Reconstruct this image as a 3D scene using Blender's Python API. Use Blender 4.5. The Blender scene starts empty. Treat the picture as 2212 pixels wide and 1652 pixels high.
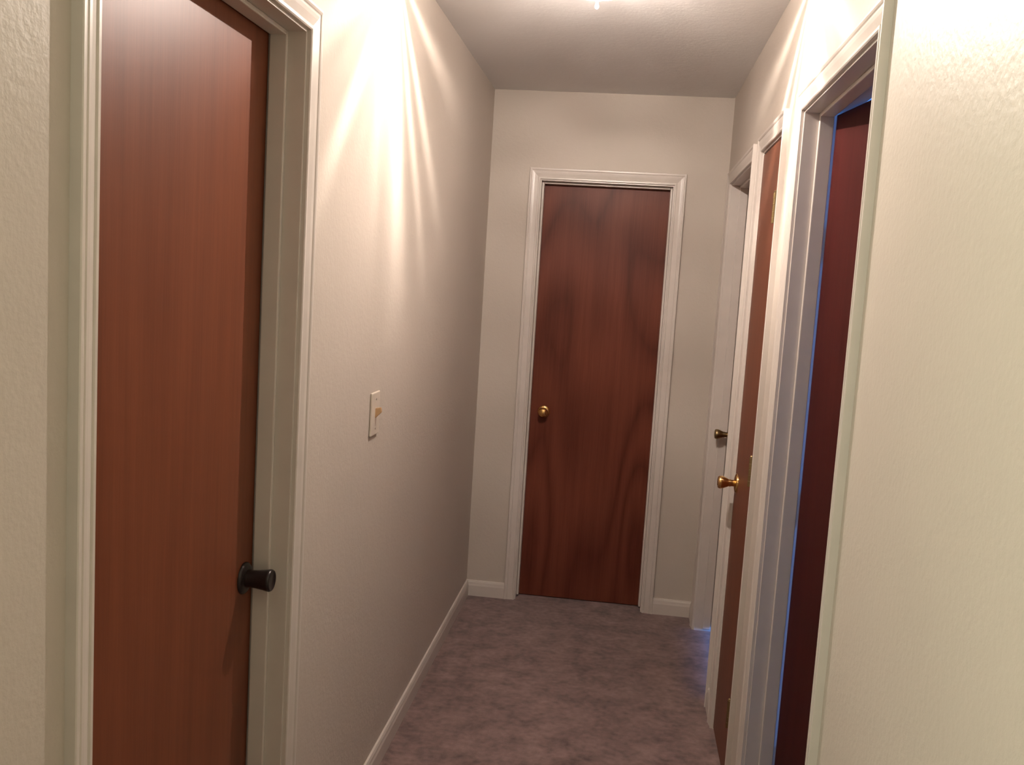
import bpy, bmesh, math, random
from mathutils import Vector, Matrix
random.seed(4)
sc = bpy.context.scene
col = sc.collection

# ------------------------------------------------------------------ measured layout (metres)
W, D, H = 1.1075, 4.4374, 2.4486          # hall width, end wall, ceiling height
HO = 2.045                                # top of every door opening at the casing
EXL, EXR = .2418, .867                    # end closet opening
L0, L1 = 1.1352, 1.8984                   # left bedroom opening
C0, C1 = 1.786, 2.5431                    # right, nearest opening (door ajar)
B0, B1 = 2.8389, 3.2845                   # right, narrow linen closet
A0, A1 = 3.5061, 4.2728                   # right, farthest opening
CW = .0512                                # casing width
WT = .115                                 # wall thickness
YB = -3.6                                 # back of the living area behind the camera
XL = -3.4
LAMP = Vector((.554, 2.50, 2.345))        # bulb centre of the hall light

# ------------------------------------------------------------------ helpers
def link(o, parent=None):
    col.objects.link(o)
    if parent: o.parent = parent
    return o

def finish(name, bm, mat, parent=None, smooth=False, loc=(0, 0, 0), rot=(0, 0, 0)):
    me = bpy.data.meshes.new(name)
    bmesh.ops.recalc_face_normals(bm, faces=bm.faces)
    bm.to_mesh(me); bm.free()
    me.materials.append(mat)
    if smooth:
        for p in me.polygons: p.use_smooth = True
    o = bpy.data.objects.new(name, me)
    o.location = loc; o.rotation_euler = rot
    return link(o, parent)

def empty(name, loc=(0, 0, 0), rot=(0, 0, 0)):
    o = bpy.data.objects.new(name, None); o.empty_display_size = .05
    o.location = loc; o.rotation_euler = rot
    return link(o)

def tag(o, label, cat, kind=None, group=None):
    o['label'] = label; o['category'] = cat
    if kind: o['kind'] = kind
    if group: o['group'] = group
    return o

def box(bm, a, b, bevel=0, seg=2):
    x0, y0, z0 = a; x1, y1, z1 = b
    vs = [bm.verts.new(p) for p in ((x0,y0,z0),(x1,y0,z0),(x1,y1,z0),(x0,y1,z0),(x0,y0,z1),(x1,y0,z1),(x1,y1,z1),(x0,y1,z1))]
    fs = [bm.faces.new([vs[i] for i in f]) for f in ((0,3,2,1),(4,5,6,7),(0,1,5,4),(1,2,6,5),(2,3,7,6),(3,0,4,7))]
    if bevel:
        es = list({e for f in fs for e in f.edges})
        bmesh.ops.bevel(bm, geom=es, offset=bevel, segments=seg, affect='EDGES', profile=.5)

def lathe(bm, prof, M=Matrix(), n=40):
    """prof: (radius, height) pairs, spun about local z then moved by M"""
    rings = []
    for r, h in prof:
        if r < 1e-6: rings.append([bm.verts.new(M @ Vector((0, 0, h)))])
        else: rings.append([bm.verts.new(M @ Vector((r*math.cos(2*math.pi*k/n), r*math.sin(2*math.pi*k/n), h))) for k in range(n)])
    for a, b in zip(rings, rings[1:]):
        if len(a) == 1 and len(b) == 1: continue
        for k in range(n):
            k2 = (k+1) % n
            if len(a) == 1: bm.faces.new((a[0], b[k], b[k2]))
            elif len(b) == 1: bm.faces.new((a[k], b[0], a[k2]))
            else: bm.faces.new((a[k], b[k], b[k2], a[k2]))

# wall frames: (along, out of the wall into the hall, up) -> world
def fr_left(u, n, z):  return Vector((n, u, z))
def fr_right(u, n, z): return Vector((W-n, u, z))
def fr_end(u, n, z):   return Vector((u, D-n, z))

def fbox(bm, fr, u0, u1, n0, n1, z0, z1, bevel=0):
    p, q = fr(u0, n0, z0), fr(u1, n1, z1)
    box(bm, [min(a, b) for a, b in zip(p, q)], [max(a, b) for a, b in zip(p, q)], bevel)

# ------------------------------------------------------------------ materials
def new_mat(name):
    m = bpy.data.materials.new(name); m.use_nodes = True
    nt = m.node_tree
    return m, nt, nt.nodes['Principled BSDF']

def N(nt, t, **kw):
    n = nt.nodes.new(t)
    for k, v in kw.items():
        if k in n.inputs: n.inputs[k].default_value = v
        else: setattr(n, k, v)
    return n

def math_node(nt, op, a, b=None, clamp=False):
    n = nt.nodes.new('ShaderNodeMath'); n.operation = op; n.use_clamp = clamp
    for i, v in enumerate((a, b)):
        if v is None: continue
        if hasattr(v, 'links') or hasattr(v, 'is_linked'): nt.links.new(v, n.inputs[i])
        else: n.inputs[i].default_value = v
    return n.outputs[0]

def mix_col(nt, fac, a, b):
    n = nt.nodes.new('ShaderNodeMix'); n.data_type = 'RGBA'
    for sock, v in ((n.inputs[0], fac), (n.inputs[6], a), (n.inputs[7], b)):
        if hasattr(v, 'is_linked'): nt.links.new(v, sock)
        else: sock.default_value = v if not isinstance(v, tuple) else (*v, 1)
    return n.outputs[2]

def paint(name, rgb, rough=.5, scale=95, dist=.0016, strength=.35, spec=.4):
    """rolled wall paint over orange peel texture"""
    m, nt, b = new_mat(name)
    tc = N(nt, 'ShaderNodeTexCoord')
    n1 = N(nt, 'ShaderNodeTexNoise', Scale=scale, Detail=3.0, Roughness=.55)
    n2 = N(nt, 'ShaderNodeTexNoise', Scale=scale*.3, Detail=2.0)
    n3 = N(nt, 'ShaderNodeTexNoise', Scale=2.2, Detail=3.0)
    for n in (n1, n2, n3): nt.links.new(tc.outputs['Object'], n.inputs['Vector'])
    h = math_node(nt, 'ADD', n1.outputs[0], math_node(nt, 'MULTIPLY', n2.outputs[0], .8))
    bp = N(nt, 'ShaderNodeBump', Strength=strength, Distance=dist)
    nt.links.new(h, bp.inputs['Height']); nt.links.new(bp.outputs[0], b.inputs['Normal'])
    c = mix_col(nt, n3.outputs[0], tuple(v*.96 for v in rgb), tuple(min(1, v*1.04) for v in rgb))
    nt.links.new(c, b.inputs['Base Color'])
    b.inputs['Roughness'].default_value = rough
    b.inputs['Specular IOR Level'].default_value = spec
    return m

def plain(name, rgb, rough=.5, metal=0, spec=.5):
    m, nt, b = new_mat(name)
    tc = N(nt, 'ShaderNodeTexCoord')
    n = N(nt, 'ShaderNodeTexNoise', Scale=18.0, Detail=3.0)
    nt.links.new(tc.outputs['Object'], n.inputs['Vector'])
    c = mix_col(nt, n.outputs[0], tuple(v*.94 for v in rgb), tuple(min(1, v*1.06) for v in rgb))
    nt.links.new(c, b.inputs['Base Color'])
    b.inputs['Roughness'].default_value = rough; b.inputs['Metallic'].default_value = metal
    b.inputs['Specular IOR Level'].default_value = spec
    return m

def wood(name, dark, light, seed, figure=.5, rough=.42, rings=9.0, spec=.3):
    """stained lauan veneer, grain along local z, figure = strength of the cathedral rings"""
    m, nt, b = new_mat(name)
    tc = N(nt, 'ShaderNodeTexCoord')
    mp = N(nt, 'ShaderNodeMapping'); mp.inputs['Location'].default_value = (seed*3.7, 0, seed*1.9)
    mp.inputs['Scale'].default_value = (1, 0, 1)
    nt.links.new(tc.outputs['Object'], mp.inputs['Vector'])
    def scaled(sx, sz):
        s = N(nt, 'ShaderNodeMapping'); s.inputs['Scale'].default_value = (sx, 1, sz)
        nt.links.new(mp.outputs[0], s.inputs['Vector']); return s.outputs[0]
    g = N(nt, 'ShaderNodeTexNoise', Scale=1.0, Detail=4.0, Roughness=.65); nt.links.new(scaled(210, 5), g.inputs['Vector'])
    g2 = N(nt, 'ShaderNodeTexNoise', Scale=1.0, Detail=2.0); nt.links.new(scaled(45, .9), g2.inputs['Vector'])
    f = N(nt, 'ShaderNodeTexNoise', Scale=1.0, Detail=1.2, Distortion=.25); nt.links.new(scaled(2.4, .42), f.inputs['Vector'])
    ring = math_node(nt, 'SINE', math_node(nt, 'MULTIPLY', f.outputs[0], rings*6.283))
    ring = math_node(nt, 'ADD', math_node(nt, 'MULTIPLY', ring, .5), .5)
    ring = math_node(nt, 'POWER', math_node(nt, 'MAXIMUM', ring, 0.0), .55)
    v = math_node(nt, 'ADD', math_node(nt, 'MULTIPLY', g.outputs[0], .55), math_node(nt, 'MULTIPLY', g2.outputs[0], .45))
    v = math_node(nt, 'ADD', math_node(nt, 'MULTIPLY', v, 1-figure), math_node(nt, 'MULTIPLY', ring, figure))
    cr = N(nt, 'ShaderNodeValToRGB')
    cr.color_ramp.elements[0].position = .22; cr.color_ramp.elements[0].color = (*dark, 1)
    cr.color_ramp.elements[1].position = .75; cr.color_ramp.elements[1].color = (*light, 1)
    nt.links.new(v, cr.inputs[0]); nt.links.new(cr.outputs[0], b.inputs['Base Color'])
    bp = N(nt, 'ShaderNodeBump', Strength=.25, Distance=.0004)
    nt.links.new(g.outputs[0], bp.inputs['Height']); nt.links.new(bp.outputs[0], b.inputs['Normal'])
    b.inputs['Roughness'].default_value = rough
    b.inputs['Specular IOR Level'].default_value = spec
    return m

def carpet_mat():
    m, nt, b = new_mat('carpet')
    tc = N(nt, 'ShaderNodeTexCoord')
    big = N(nt, 'ShaderNodeTexNoise', Scale=9.0, Detail=4.0, Roughness=.6)
    mid = N(nt, 'ShaderNodeTexNoise', Scale=38.0, Detail=3.0)
    fine = N(nt, 'ShaderNodeTexNoise', Scale=420.0, Detail=2.0)
    for n in (big, mid, fine): nt.links.new(tc.outputs['Object'], n.inputs['Vector'])
    v = math_node(nt, 'ADD', math_node(nt, 'MULTIPLY', big.outputs[0], .5), math_node(nt, 'MULTIPLY', mid.outputs[0], .3))
    v = math_node(nt, 'ADD', v, math_node(nt, 'MULTIPLY', fine.outputs[0], .2))
    cr = N(nt, 'ShaderNodeValToRGB')
    cr.color_ramp.elements[0].position = .36; cr.color_ramp.elements[0].color = (.095, .060, .057, 1)
    cr.color_ramp.elements[1].position = .64; cr.color_ramp.elements[1].color = (.31, .205, .19, 1)
    nt.links.new(v, cr.inputs[0]); nt.links.new(cr.outputs[0], b.inputs['Base Color'])
    h = math_node(nt, 'ADD', fine.outputs[0], math_node(nt, 'MULTIPLY', mid.outputs[0], 1.2))
    bp = N(nt, 'ShaderNodeBump', Strength=.7, Distance=.0035)
    nt.links.new(h, bp.inputs['Height']); nt.links.new(bp.outputs[0], b.inputs['Normal'])
    b.inputs['Roughness'].default_value = 1; b.inputs['Specular IOR Level'].default_value = .05
    b.inputs['Sheen Weight'].default_value = .25; b.inputs['Sheen Roughness'].default_value = .5
    return m

M_wall = paint('wall_paint', (.54, .482, .425), rough=.46, spec=.14, strength=.55)
M_ceil = paint('ceiling_paint', (.78, .77, .765), rough=.8, scale=70, dist=.002, strength=.4, spec=.2)
M_trim = plain('trim_paint', (.61, .555, .51), rough=.32)
M_carpet = carpet_mat()
M_doorL = wood('door_veneer_bedroom', (.120, .036, .018), (.195, .062, .030), 1.3, figure=.12, spec=.16)
M_doorE = wood('door_veneer_closet', (.072, .0165, .0100), (.158, .044, .025), 5.2, figure=.30, rings=11, spec=.17)
M_doorB = wood('door_veneer_linen', (.115, .036, .019), (.18, .061, .033), 2.6, figure=.12, spec=.2)
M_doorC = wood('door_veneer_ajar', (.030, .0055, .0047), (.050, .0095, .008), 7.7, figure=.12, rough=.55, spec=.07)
M_doorA = wood('door_veneer_far', (.12, .036, .02), (.22, .07, .036), 9.1, figure=.15)
M_brass = plain('brass', (.80, .50, .20), rough=.16, metal=1)
M_brass_old = plain('tarnished_brass', (.34, .25, .13), rough=.35, metal=1)
M_bronze = plain('oil_rubbed_bronze', (.020, .014, .014), rough=.28, metal=.3)
M_plate = plain('ivory_plastic', (.60, .53, .45), rough=.35)
M_toggle = plain('lit_ivory_toggle', (.62, .40, .22), rough=.2)  # brownish tint stands in for light glowing through the ivory
M_steel = plain('screw_metal', (.45, .40, .34), rough=.35, metal=1)
M_pan = plain('fixture_enamel', (.72, .68, .6), rough=.4)

def glass_mat():
    """window pane: clear, with a little reflection"""
    m, nt, b = new_mat('window_glass')
    tr = N(nt, 'ShaderNodeBsdfTransparent'); gl = N(nt, 'ShaderNodeBsdfGlossy', Roughness=.02)
    fr = N(nt, 'ShaderNodeFresnel', IOR=1.45)
    mx = N(nt, 'ShaderNodeMixShader')
    nt.links.new(fr.outputs[0], mx.inputs[0]); nt.links.new(tr.outputs[0], mx.inputs[1]); nt.links.new(gl.outputs[0], mx.inputs[2])
    nt.links.new(mx.outputs[0], nt.nodes['Material Output'].inputs[0])
    return m

def shade_mat():
    """pressed glass bowl: made-up pattern shaped to throw light streaks on the long walls, softer towards the ends,
    clear where a streak is wanted, milky elsewhere"""
    m, nt, b = new_mat('cut_glass')
    tc = N(nt, 'ShaderNodeTexCoord')
    nrm = N(nt, 'ShaderNodeVectorMath'); nrm.operation = 'NORMALIZE'
    nt.links.new(tc.outputs['Object'], nrm.inputs[0])
    sx = N(nt, 'ShaderNodeSeparateXYZ'); nt.links.new(nrm.outputs[0], sx.inputs[0])
    X, Y, Z = sx.outputs
    ax = math_node(nt, 'MAXIMUM', math_node(nt, 'ABSOLUTE', X), .05)
    u = math_node(nt, 'DIVIDE', Y, ax); v = math_node(nt, 'DIVIDE', Z, ax)
    uu = math_node(nt, 'SUBTRACT', u, .15); vv = math_node(nt, 'SUBTRACT', v, .10)
    alpha = math_node(nt, 'ARCTAN2', uu, math_node(nt, 'MULTIPLY', vv, -1.0))   # 0 = straight down, +- pi/2 = level
    rad = math_node(nt, 'SQRT', math_node(nt, 'ADD', math_node(nt, 'MULTIPLY', uu, uu), math_node(nt, 'MULTIPLY', vv, vv)))
    # invented rays: clear sectors placed to cast the light streaks on the walls
    an = math_node(nt, 'ADD', math_node(nt, 'MULTIPLY', alpha, 1/math.pi), .5, clamp=True)
    nz = N(nt, 'ShaderNodeTexNoise', Scale=1.0, Detail=2.0)
    cv = N(nt, 'ShaderNodeCombineXYZ'); nt.links.new(math_node(nt, 'MULTIPLY', alpha, 14.0), cv.inputs[0])
    nt.links.new(math_node(nt, 'MULTIPLY', rad, 1.2), cv.inputs[1]); nt.links.new(cv.outputs[0], nz.inputs['Vector'])
    wob = N(nt, 'ShaderNodeTexNoise', Scale=1.6, Detail=1.0); nt.links.new(nrm.outputs[0], wob.inputs['Vector'])
    an = math_node(nt, 'ADD', an, math_node(nt, 'MULTIPLY', math_node(nt, 'SUBTRACT', wob.outputs[0], .5), .03), clamp=True)
    ramp = N(nt, 'ShaderNodeValToRGB'); ramp.color_ramp.interpolation = 'EASE'
    STREAKS = [(-90,.26),(-68,.30),(-61,.52),(-56,.30),(-46,.30),(-43,.34),(-39.5,1.0),(-36,.36),(-26,.38),(-16,.52),(-4,.44),(2,.60),(7,1.0),(13,1.0),(18,.42),
            (22,.25),(27,.25),(31,.90),(35,.24),(43,.20),(48,.85),(53,.20),(70,.17),(77,.65),(83,.20),(90,.20)]
    el = ramp.color_ramp.elements
    el[0].position = 0; el[1].position = 1
    for d, t_ in STREAKS[1:-1]: el.new(d/180+.5)
    for e_, (d, t_) in zip(sorted(el, key=lambda q: q.position), STREAKS): e_.color = (t_, t_, t_, 1)
    nt.links.new(an, ramp.inputs[0])
    streak_clear = math_node(nt, 'MULTIPLY', ramp.outputs[0], math_node(nt, 'ADD', math_node(nt, 'MULTIPLY', nz.outputs[0], 1.0), .5))
    fade = N(nt, 'ShaderNodeMapRange', interpolation_type='SMOOTHSTEP'); nt.links.new(rad, fade.inputs[0])
    fade.inputs[1].default_value = .8; fade.inputs[2].default_value = 2.3
    fm = N(nt, 'ShaderNodeMix'); nt.links.new(fade.outputs[0], fm.inputs[0]); nt.links.new(streak_clear, fm.inputs[2]); fm.inputs[3].default_value = .56
    t_side = fm.outputs[0]
    # towards the hall ends: soft bands added to vary the light there
    e = N(nt, 'ShaderNodeTexNoise', Scale=5.5, Detail=1.0); 
    mpp = N(nt, 'ShaderNodeMapping'); mpp.inputs['Scale'].default_value = (.8, .1, 2.2)
    nt.links.new(nrm.outputs[0], mpp.inputs[0]); nt.links.new(mpp.outputs[0], e.inputs['Vector'])
    er = N(nt, 'ShaderNodeMapRange', interpolation_type='SMOOTHSTEP'); nt.links.new(e.outputs[0], er.inputs[0])
    er.inputs[1].default_value = .35; er.inputs[2].default_value = .68
    er.inputs[3].default_value = .52; er.inputs[4].default_value = .76
    side = N(nt, 'ShaderNodeMapRange', interpolation_type='SMOOTHSTEP'); nt.links.new(math_node(nt, 'ABSOLUTE', X), side.inputs[0])
    side.inputs[1].default_value = .18; side.inputs[2].default_value = .42
    mixv = N(nt, 'ShaderNodeMix'); nt.links.new(side.outputs[0], mixv.inputs[0]); nt.links.new(er.outputs[0], mixv.inputs[2]); nt.links.new(t_side, mixv.inputs[3])
    # rim band passes less light, added to dim the ceiling and wall tops
    rim = N(nt, 'ShaderNodeMapRange', interpolation_type='SMOOTHSTEP'); nt.links.new(Z, rim.inputs[0])
    rim.inputs[1].default_value = -.09; rim.inputs[2].default_value = .03; rim.inputs[3].default_value = 1; rim.inputs[4].default_value = .8
    t = math_node(nt, 'MULTIPLY', mixv.outputs[0], rim.outputs[0], clamp=True)
    tr = N(nt, 'ShaderNodeBsdfTransparent', Color=(1, .985, .95, 1))
    tl = N(nt, 'ShaderNodeBsdfTranslucent', Color=(.80, .72, .68, 1))
    gl = N(nt, 'ShaderNodeBsdfGlossy', Roughness=.12, Color=(.9, .9, .9, 1))
    m1 = N(nt, 'ShaderNodeMixShader'); m1.inputs[0].default_value = .1
    nt.links.new(tl.outputs[0], m1.inputs[1]); nt.links.new(gl.outputs[0], m1.inputs[2])
    m2 = N(nt, 'ShaderNodeMixShader')
    nt.links.new(t, m2.inputs[0]); nt.links.new(m1.outputs[0], m2.inputs[1]); nt.links.new(tr.outputs[0], m2.inputs[2])
    nt.links.new(m2.outputs[0], nt.nodes['Material Output'].inputs[0])
    return m

def frosted_mat():
    m, nt, b = new_mat('frosted_glass')
    tl = N(nt, 'ShaderNodeBsdfTranslucent', Color=(.9, .84, .82, 1)); df = N(nt, 'ShaderNodeBsdfDiffuse', Color=(.85, .8, .78, 1))
    tr = N(nt, 'ShaderNodeBsdfTransparent')
    m1 = N(nt, 'ShaderNodeMixShader'); m1.inputs[0].default_value = .4
    nt.links.new(tl.outputs[0], m1.inputs[1]); nt.links.new(df.outputs[0], m1.inputs[2])
    m2 = N(nt, 'ShaderNodeMixShader'); m2.inputs[0].default_value = .35
    nt.links.new(m1.outputs[0], m2.inputs[1]); nt.links.new(tr.outputs[0], m2.inputs[2])
    nt.links.new(m2.outputs[0], nt.nodes['Material Output'].inputs[0])
    return m

def filament_mat(strength):
    m, nt, b = new_mat('glowing_filament')
    e = N(nt, 'ShaderNodeEmission', Color=(1, .875, .80, 1), Strength=strength)
    nt.links.new(e.outputs[0], nt.nodes['Material Output'].inputs[0])
    return m

# ------------------------------------------------------------------ room shell
def wall_mesh(name, fr, u0, u1, holes, mat, label, z1=H, n0=-WT):
    """solid wall with rectangular door holes (u0, u1, top)"""
    bm = bmesh.new()
    us = u0
    for a, b, t in holes:
        fbox(bm, fr, us, a, n0, 0, 0, z1)
        fbox(bm, fr, a, b, n0, 0, t, z1)
        us = b
    fbox(bm, fr, us, u1, n0, 0, 0, z1)
    bmesh.ops.remove_doubles(bm, verts=bm.verts, dist=1e-5)
    o = finish(name, bm, mat)
    return tag(o, label, 'wall', 'structure')

g = .012
wall_mesh('wall_left', fr_left, .55, D, [(L0-g, L1+g, HO+g)], M_wall, 'off-white textured hallway wall with the light switch and the brown bedroom door')
wall_mesh('wall_right', fr_right, YB, D, [(C0-g, C1+g, HO+g), (B0-g, B1+g, HO+g), (A0-g, A1+g, HO+g)], M_wall,
          'off-white textured hallway wall with three doorways in a row')
wall_mesh('wall_end', fr_end, -WT, W+WT, [(EXL-g, EXR+g, HO+g)], M_wall, 'off-white wall closing the far end of the hallway around the closet door')

bm = bmesh.new(); box(bm, (XL-.1, YB-.1, -.1), (5.2, 6.2, 0))
tag(finish('floor', bm, M_carpet), 'mottled mauve-brown carpet running the length of the hallway', 'floor', 'structure')
bm = bmesh.new(); box(bm, (XL-.1, YB-.1, H), (5.2, 6.2, H+.1))
tag(finish('ceiling', bm, M_ceil), 'dim off-white textured ceiling above the hallway', 'ceiling', 'structure')

# living area behind the camera (only its walls, so that the light there bounces)
bm = bmesh.new()
box(bm, (XL-.1, YB-.1, 0), (W+WT, YB, H)); box(bm, (XL-.1, YB, 0), (XL, .55, H)); box(bm, (XL-.1, .55, 0), (-WT, .665, H))
tag(finish('wall_back', bm, M_wall), 'off-white walls of the open room the hallway leads out of', 'wall', 'structure')

# rooms behind the right-hand doors: partition walls with a window each
RX = W + 3.0
def window_wall(name, y0, y1, wy0, wy1, wz0, wz1, label, RX=RX):
    bm = bmesh.new()
    box(bm, (RX, y0, 0), (RX+.12, wy0, H)); box(bm, (RX, wy1, 0), (RX+.12, y1, H))
    box(bm, (RX, wy0, wz1), (RX+.12, wy1, H))
    if wz0 > 0: box(bm, (RX, wy0, 0), (RX+.12, wy1, wz0))
    tag(finish(name, bm, M_wall), label, 'wall', 'structure')
def window(name, wy0, wy1, wz0, wz1, label, gm, RX=RX):
    e = empty(name, (RX+.05, (wy0+wy1)/2, wz0)); tag(e, label, 'window', 'structure')
    bm = bmesh.new(); a = (wy1-wy0)/2; h = wz1-wz0; f = .05
    for p, q in (((-.03,-a,0),(.03,-a+f,h)),((-.03,a-f,0),(.03,a,h)),((-.03,-a+f,0),(.03,a-f,f)),((-.03,-a+f,h-f),(.03,a-f,h)),((-.02,-.02,f),(.02,.02,h-f))):
        box(bm, p, q)
    finish('window_frame', bm, M_trim, e)
    bm = bmesh.new(); box(bm, (-.004,-a+f,f),(.004,a-f,h-f)); finish('pane', bm, gm, e)
M_glass = glass_mat()
bm = bmesh.new(); box(bm, (W+WT, .6, 0), (RX+.12, .7, H)); box(bm, (W+WT, 2.70, 0), (RX+.12, 2.78, H))
tag(finish('wall_bedroom', bm, M_wall), 'daylit blue-looking wall glimpsed above the ajar door', 'wall', 'structure')
window_wall('wall_bedroom_outer', .7, 2.70, 1.75, 2.55, .8, 2.1, 'outer wall of the daylit room behind the ajar door')
window('window_1', 1.75, 2.55, .8, 2.1, 'window of the daylit room behind the ajar door', M_glass)
BX = W + 2.0
bm = bmesh.new(); box(bm, (W+WT, 3.34, 0), (W+.75, 3.42, H)); box(bm, (W+.67, 2.78, 0), (W+.75, 3.34, H))
box(bm, (W+WT, 5.4, 0), (BX+.12, 5.5, H)); box(bm, (W, D+WT, 0), (W+WT, 5.4, H))
tag(finish('wall_bath', bm, M_wall), 'walls of the daylit room behind the farthest right door', 'wall', 'structure')
window_wall('wall_bath_outer', 2.78, 5.4, 2.85, 3.75, .3, 1.5, 'outer wall of the daylit room behind the farthest right door', BX)
window('window_2', 2.85, 3.75, .3, 1.5, 'window of the room behind the farthest right door', M_glass, BX)
# linen closet back and hall closet back, left room side
bm = bmesh.new(); box(bm, (W+WT+.5, 2.78, 0), (W+WT+.56, 3.34, H))
tag(finish('wall_linen_closet', bm, M_wall), 'back of the narrow linen closet', 'wall', 'structure')

# ------------------------------------------------------------------ casings, jambs, stops
# profile: (distance outwards from the opening edge, thickness)
PROF = [(0, 0), (0, .0085), (.0025, .0105), (.008, .0105), (.0105, .0082), (.014, .0092), (.026, .0125), (.034, .0138),
        (.036, .0125), (.039, .0128), (.0415, .0150), (.045, .0165), (.0495, .0165), (CW, .0150), (CW, 0)]
def casing_bm(bm, fr, u0, u1, zh):
    rows = []
    for d, t in PROF:
        rows.append([bm.verts.new(fr(*p)) for p in ((u0-d, t, 0), (u0-d, t, zh+d), (u1+d, t, zh+d), (u1+d, t, 0))])
    for a, b in zip(rows, rows[1:]):
        for k in range(3): bm.faces.new((a[k], a[k+1], b[k+1], b[k]))
    bm.faces.new([r[0] for r in rows]); bm.faces.new([r[3] for r in rows])

def doorway(name, fr, u0, u1, label, stop=(.037, .074)):
    e = empty(name, fr((u0+u1)/2, 0, 0)); tag(e, label, 'door frame', 'structure')
    inv = Matrix.Translation(-e.location)
    rv = .006
    def part(nm, bm):
        bmesh.ops.transform(bm, matrix=inv, verts=bm.verts); return finish(nm, bm, M_trim, e)
    bm = bmesh.new(); casing_bm(bm, fr, u0, u1, HO); part('casing', bm)
    bm = bmesh.new(); a, b, z = u0+rv, u1-rv, HO-rv
    fbox(bm, fr, a-.018, a, -WT, .0005, 0, z+.018, .001); fbox(bm, fr, b, b+.018, -WT, .0005, 0, z+.018, .001)
    fbox(bm, fr, a, b, -WT, .0005, z, z+.018, .001); part('jamb', bm)
    bm = bmesh.new(); s0, s1 = -stop[1], -stop[0]
    fbox(bm, fr, a, a+.010, s0, s1, .012, z, .0025); fbox(bm, fr, b-.010, b, s0, s1, .012, z, .0025)
    fbox(bm, fr, a+.010, b-.010, s0, s1, z-.010, z, .0025); part('door_stop', bm)
    return e
doorway('trim_1', fr_left, L0, L1, 'white moulded frame around the brown door on the left wall')
doorway('trim_2', fr_end, EXL, EXR, 'white moulded frame around the closet door at the end of the hallway')
doorway('trim_3', fr_right, C0, C1, 'white moulded frame around the nearest right doorway with the ajar door')
doorway('trim_4', fr_right, B0, B1, 'white moulded frame around the narrow brown door on the right wall', stop=(.040, .075))
doorway('trim_5', fr_right, A0, A1, 'white moulded frame in the far right corner beside the end wall')

def baseboard(name, segs, label):
    bm = bmesh.new()
    prof = [(0, 0), (.0125, 0), (.0125, .052), (.0105, .060), (.0095, .068), (.006, .0765), (0, .078)]
    for fr, u0, u1 in segs:
        a = [bm.verts.new(fr(u0, n, z)) for n, z in prof]; b = [bm.verts.new(fr(u1, n, z)) for n, z in prof]
        for k in range(len(prof)):
            k2 = (k+1) % len(prof); bm.faces.new((a[k], a[k2], b[k2], b[k]))
        bm.faces.new(a); bm.faces.new(b[::-1])
    tag(finish(name, bm, M_trim), label, 'baseboard', 'structure')
baseboard('baseboard_left', [(fr_left, .55, L0-CW), (fr_left, L1+CW, D)], 'white baseboard along the left wall below the light switch')
baseboard('baseboard_right', [(fr_right, YB, C0-CW), (fr_right, C1+CW, B0-CW), (fr_right, B1+CW, A0-CW), (fr_right, A1+CW, D)], 'white baseboard along the right wall between the doorways')
baseboard('baseboard_end', [(fr_end, 0, EXL-CW), (fr_end, EXR+CW, W)], 'white baseboard either side of the end closet door')

# ------------------------------------------------------------------ doors
def axis_out(x, z):   # lathe axis pointing out of the door face (local -y)
    return Matrix.Translation((x, 0, z)) @ Matrix.Rotation(math.radians(90), 4, 'X')
ROSE = [(.034, 0), (.034, .003), (.031, .0065), (.024, .0085), (.016, .010), (0, .010)]
TULIP = [(.0115, .004), (.0115, .020), (.0135, .024), (.0125, .028), (.0155, .034), (.0205, .046), (.0225, .054), (.0222, .060), (.019, .0645), (.012, .066), (.011, .0652), (0, .0652)]
DRUM = [(.0195, .004), (.0195, .015), (.0185, .020), (.0195, .031), (.0218, .047), (.0235, .055), (.0238, .0595), (.022, .063), (.0195, .0635), (.0185, .0622), (0, .0622)]
BALL = [(.0110, .004), (.0110, .018), (.0150, .023), (.0205, .031), (.0235, .041), (.0230, .050), (.0190, .057), (.0110, .061), (0, .062)]

def door(name, w, loc, rot, mat, label, knob_x, knob_z, knob_prof, knob_mat, zb=.008, zt=2.033, hinge_mat=None, hinge_x=None, hinge_zs=(), hinge_out=.012, rose=1.0):
    bm = bmesh.new(); box(bm, (0, 0, zb), (w, .035, zt), .0015)
    o = finish(name, bm, mat, None, False, loc, (0, 0, rot)); tag(o, label, 'door', 'structure')
    bm = bmesh.new(); lathe(bm, knob_prof, axis_out(knob_x, knob_z)); k = finish('door_knob', bm, knob_mat, o, True)
    bm = bmesh.new(); lathe(bm, [(r*rose, h) for r, h in ROSE], axis_out(knob_x, knob_z)); finish('rosette', bm, knob_mat, k, True)
    for hz in hinge_zs:
        bm = bmesh.new(); s = -1 if hinge_x > w/2 else 1
        for i in range(5):
            z0 = hz-.0445+i*.0178
            lathe(bm, [(0, z0+.0003), (.0062, z0+.0003), (.0066, z0+.001), (.0066, z0+.0168), (.0062, z0+.0175), (0, z0+.0175)], Matrix.Translation((hinge_x, -hinge_out, 0)), 16)
        lathe(bm, [(0, hz+.0445), (.0045, hz+.0445), (.0052, hz+.048), (.003, hz+.051), (0, hz+.0515)], Matrix.Translation((hinge_x, -hinge_out, 0)), 16)
        box(bm, (min(hinge_x, hinge_x+s*.005), -hinge_out, hz-.0445), (max(hinge_x, hinge_x+s*.005), .03, hz+.0445))
        finish('hinge', bm, hinge_mat, o)
    return o
R = math.radians
door('door_1', L1-L0-.018, (-.078, L0+.009, 0), R(90), M_doorL, 'closed reddish-brown flat door on the left wall with a black knob',
     1.8455-(L0+.009), .898, DRUM, M_bronze)
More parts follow.
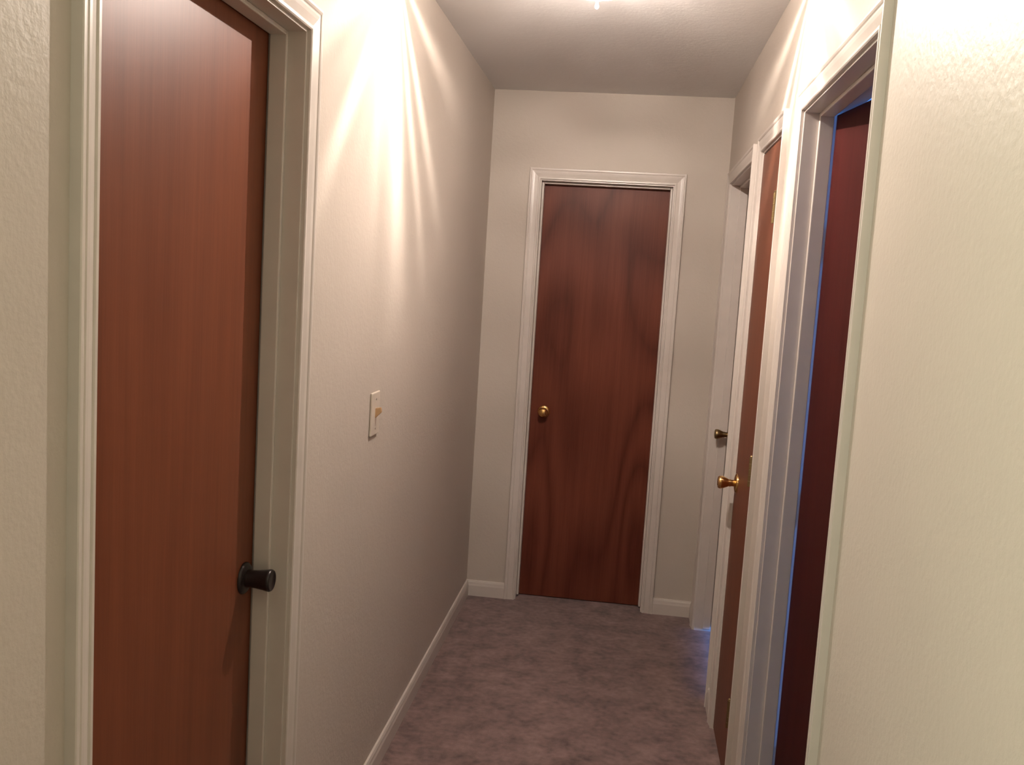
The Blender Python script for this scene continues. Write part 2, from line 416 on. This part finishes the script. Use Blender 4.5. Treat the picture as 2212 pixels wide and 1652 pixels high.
door('door_2', EXR-EXL-.018, (EXL+.009, D+.078, 0), 0, M_doorE, 'closed dark brown flat closet door at the far end of the hallway',
     .322-(EXL+.009), .935, BALL, M_brass, zb=.004, rose=.9)
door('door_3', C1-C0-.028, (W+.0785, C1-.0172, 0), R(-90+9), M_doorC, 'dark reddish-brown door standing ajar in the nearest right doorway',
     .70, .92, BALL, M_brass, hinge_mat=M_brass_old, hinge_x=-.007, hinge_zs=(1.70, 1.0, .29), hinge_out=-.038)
door('door_4', B1-B0-.018, (W+.001, B1-.009, 0), R(-90), M_doorB, 'narrow brown linen closet door on the right wall with a brass knob',
     .055, .917, TULIP, M_brass, hinge_mat=M_brass_old, hinge_x=B1-B0-.018+.003, hinge_zs=(1.82, 1.03, .262), hinge_out=.0125)
door('door_5', A1-A0-.018, (W+.078, A1-.009, 0), R(-90), M_doorA, 'closed door deep in the farthest right doorway with a small brass knob',
     .055, .936, TULIP, M_brass_old, zb=.036, zt=2.033)

# ------------------------------------------------------------------ light switch
sw = empty('light_switch', (0, 2.542, 1.165)); tag(sw, 'ivory toggle light switch on the left wall beyond the brown door', 'light switch')
bm = bmesh.new(); box(bm, (0, -.042, -.062), (.007, .042, .062), .0035, 3); finish('cover_plate', bm, M_plate, sw)
bm = bmesh.new()
vs = [(.004, -.0065, -.015), (.004, .0065, -.015), (.004, .0065, .015), (.004, -.0065, .015), (.024, -.005, .005), (.024, .005, .005), (.022, .005, .019), (.022, -.005, .019)]
v = [bm.verts.new(p) for p in vs]
for f in ((0,3,2,1),(4,5,6,7),(0,1,5,4),(1,2,6,5),(2,3,7,6),(3,0,4,7)): bm.faces.new([v[i] for i in f])
bmesh.ops.bevel(bm, geom=list(bm.edges), offset=.0012, segments=2, affect='EDGES'); finish('toggle', bm, M_toggle, sw)
for z in (.042, -.042):
    bm = bmesh.new(); lathe(bm, [(.0036, .006), (.0036, .0075), (.0028, .0082), (0, .0083)], Matrix.Translation((0, 0, z)) @ Matrix.Rotation(R(90), 4, 'Y'), 18)
    finish('screw', bm, M_steel, sw, True)

# ------------------------------------------------------------------ hall ceiling light
cl = empty('ceiling_light', (LAMP.x, LAMP.y, H)); tag(cl, 'lit round cut-glass ceiling light on the hallway ceiling', 'ceiling light')
bm = bmesh.new(); lathe(bm, [(0, 0), (.150, 0), (.152, -.006), (.148, -.022), (.142, -.026), (.136, -.022), (0, -.020)], n=64)
finish('ceiling_pan', bm, M_pan, cl, True)
bz = LAMP.z - H
prof = []
for k in range(17):
    a = math.radians(90*k/16)           # bowl from the bottom up
    r = .136*math.sin(a); z = -.150 + .122*(1-math.cos(a))
    prof.append((max(r, .006), z))
bm = bmesh.new(); lathe(bm, prof, n=96)
bmesh.ops.translate(bm, verts=bm.verts, vec=(0, 0, -bz))
finish('glass_shade', bm, shade_mat(), cl, True, (0, 0, bz))
bm = bmesh.new(); lathe(bm, [(0, -.176), (.003, -.1755), (.0055, -.172), (.006, -.168), (.004, -.163), (.0035, -.159), (.006, -.1555), (.006, -.1525), (.004, -.150), (.004, -.146), (0, -.146)], n=24)
finish('finial', bm, frosted_mat(), cl, True)
bm = bmesh.new(); lathe(bm, [(0, -.028), (.008, -.027), (.017, -.021), (.0235, -.010), (.025, 0), (.0235, .009), (.018, .019), (.013, .026), (.012, .032), (0, .034)], n=20)
bulb = finish('bulb', bm, M_glass, cl, True, (0, 0, bz))
bm = bmesh.new(); lathe(bm, [(0, -.0032), (.0018, -.003), (.0025, -.0015), (.0025, .0015), (.0018, .003), (0, .0032)], n=12)
finish('filament', bm, filament_mat(335000), bulb, True)
bm = bmesh.new(); lathe(bm, [(0, -.020), (.020, -.020), (.020, -.040), (.016, -.0655), (0, -.0655)], n=24)
finish('lamp_socket', bm, M_pan, cl, True)

# ------------------------------------------------------------------ lights
def light(name, kind, loc, energy, color, **kw):
    l = bpy.data.lights.new(name, kind); l.energy = energy; l.color = color
    for k, v in kw.items(): setattr(l, k, v)
    o = bpy.data.objects.new(name, l); o.location = loc; col.objects.link(o); return o
light('near_hall_lamp', 'POINT', (-.35, .10, 2.2), 86, (.955, 1, .76), shadow_soft_size=.06)
a = light('bedroom_daylight', 'AREA', (RX+.25, 2.15, 1.45), 520, (.085, .30, 1), shape='RECTANGLE', size=1.3, size_y=.8)
a.rotation_euler = (0, R(90), 0)
a = light('bath_daylight', 'AREA', (BX+.25, 3.3, .9), 200, (.14, .36, 1), shape='RECTANGLE', size=1.1, size_y=.9)
a.rotation_euler = (0, R(90), 0)
w = bpy.data.worlds.new('World'); sc.world = w; w.use_nodes = True
w.node_tree.nodes['Background'].inputs[0].default_value = (.1, .3, 1, 1); w.node_tree.nodes['Background'].inputs[1].default_value = .0

# ------------------------------------------------------------------ camera
f, yaw, pit, rol = 2009.3342, -.1173, -.1086, .0616
fw = Vector((math.sin(yaw)*math.cos(pit), math.cos(yaw)*math.cos(pit), math.sin(pit)))
r = Vector((math.cos(yaw), -math.sin(yaw), 0)); u = r.cross(fw)
r2 = math.cos(rol)*r + math.sin(rol)*u; u2 = -math.sin(rol)*r + math.cos(rol)*u
cam = bpy.data.cameras.new('Camera'); cam.sensor_width = 36; cam.lens = f/2212*36; cam.clip_start = .02
co = bpy.data.objects.new('Camera', cam); col.objects.link(co)
co.matrix_world = Matrix(((r2.x, u2.x, -fw.x, .6884), (r2.y, u2.y, -fw.y, 0), (r2.z, u2.z, -fw.z, 1.5611), (0, 0, 0, 1)))
sc.camera = co
vs = sc.view_settings
vs.view_transform = 'Standard'; vs.look = 'None'; vs.exposure = 0; vs.gamma = 1; vs.use_curve_mapping = False
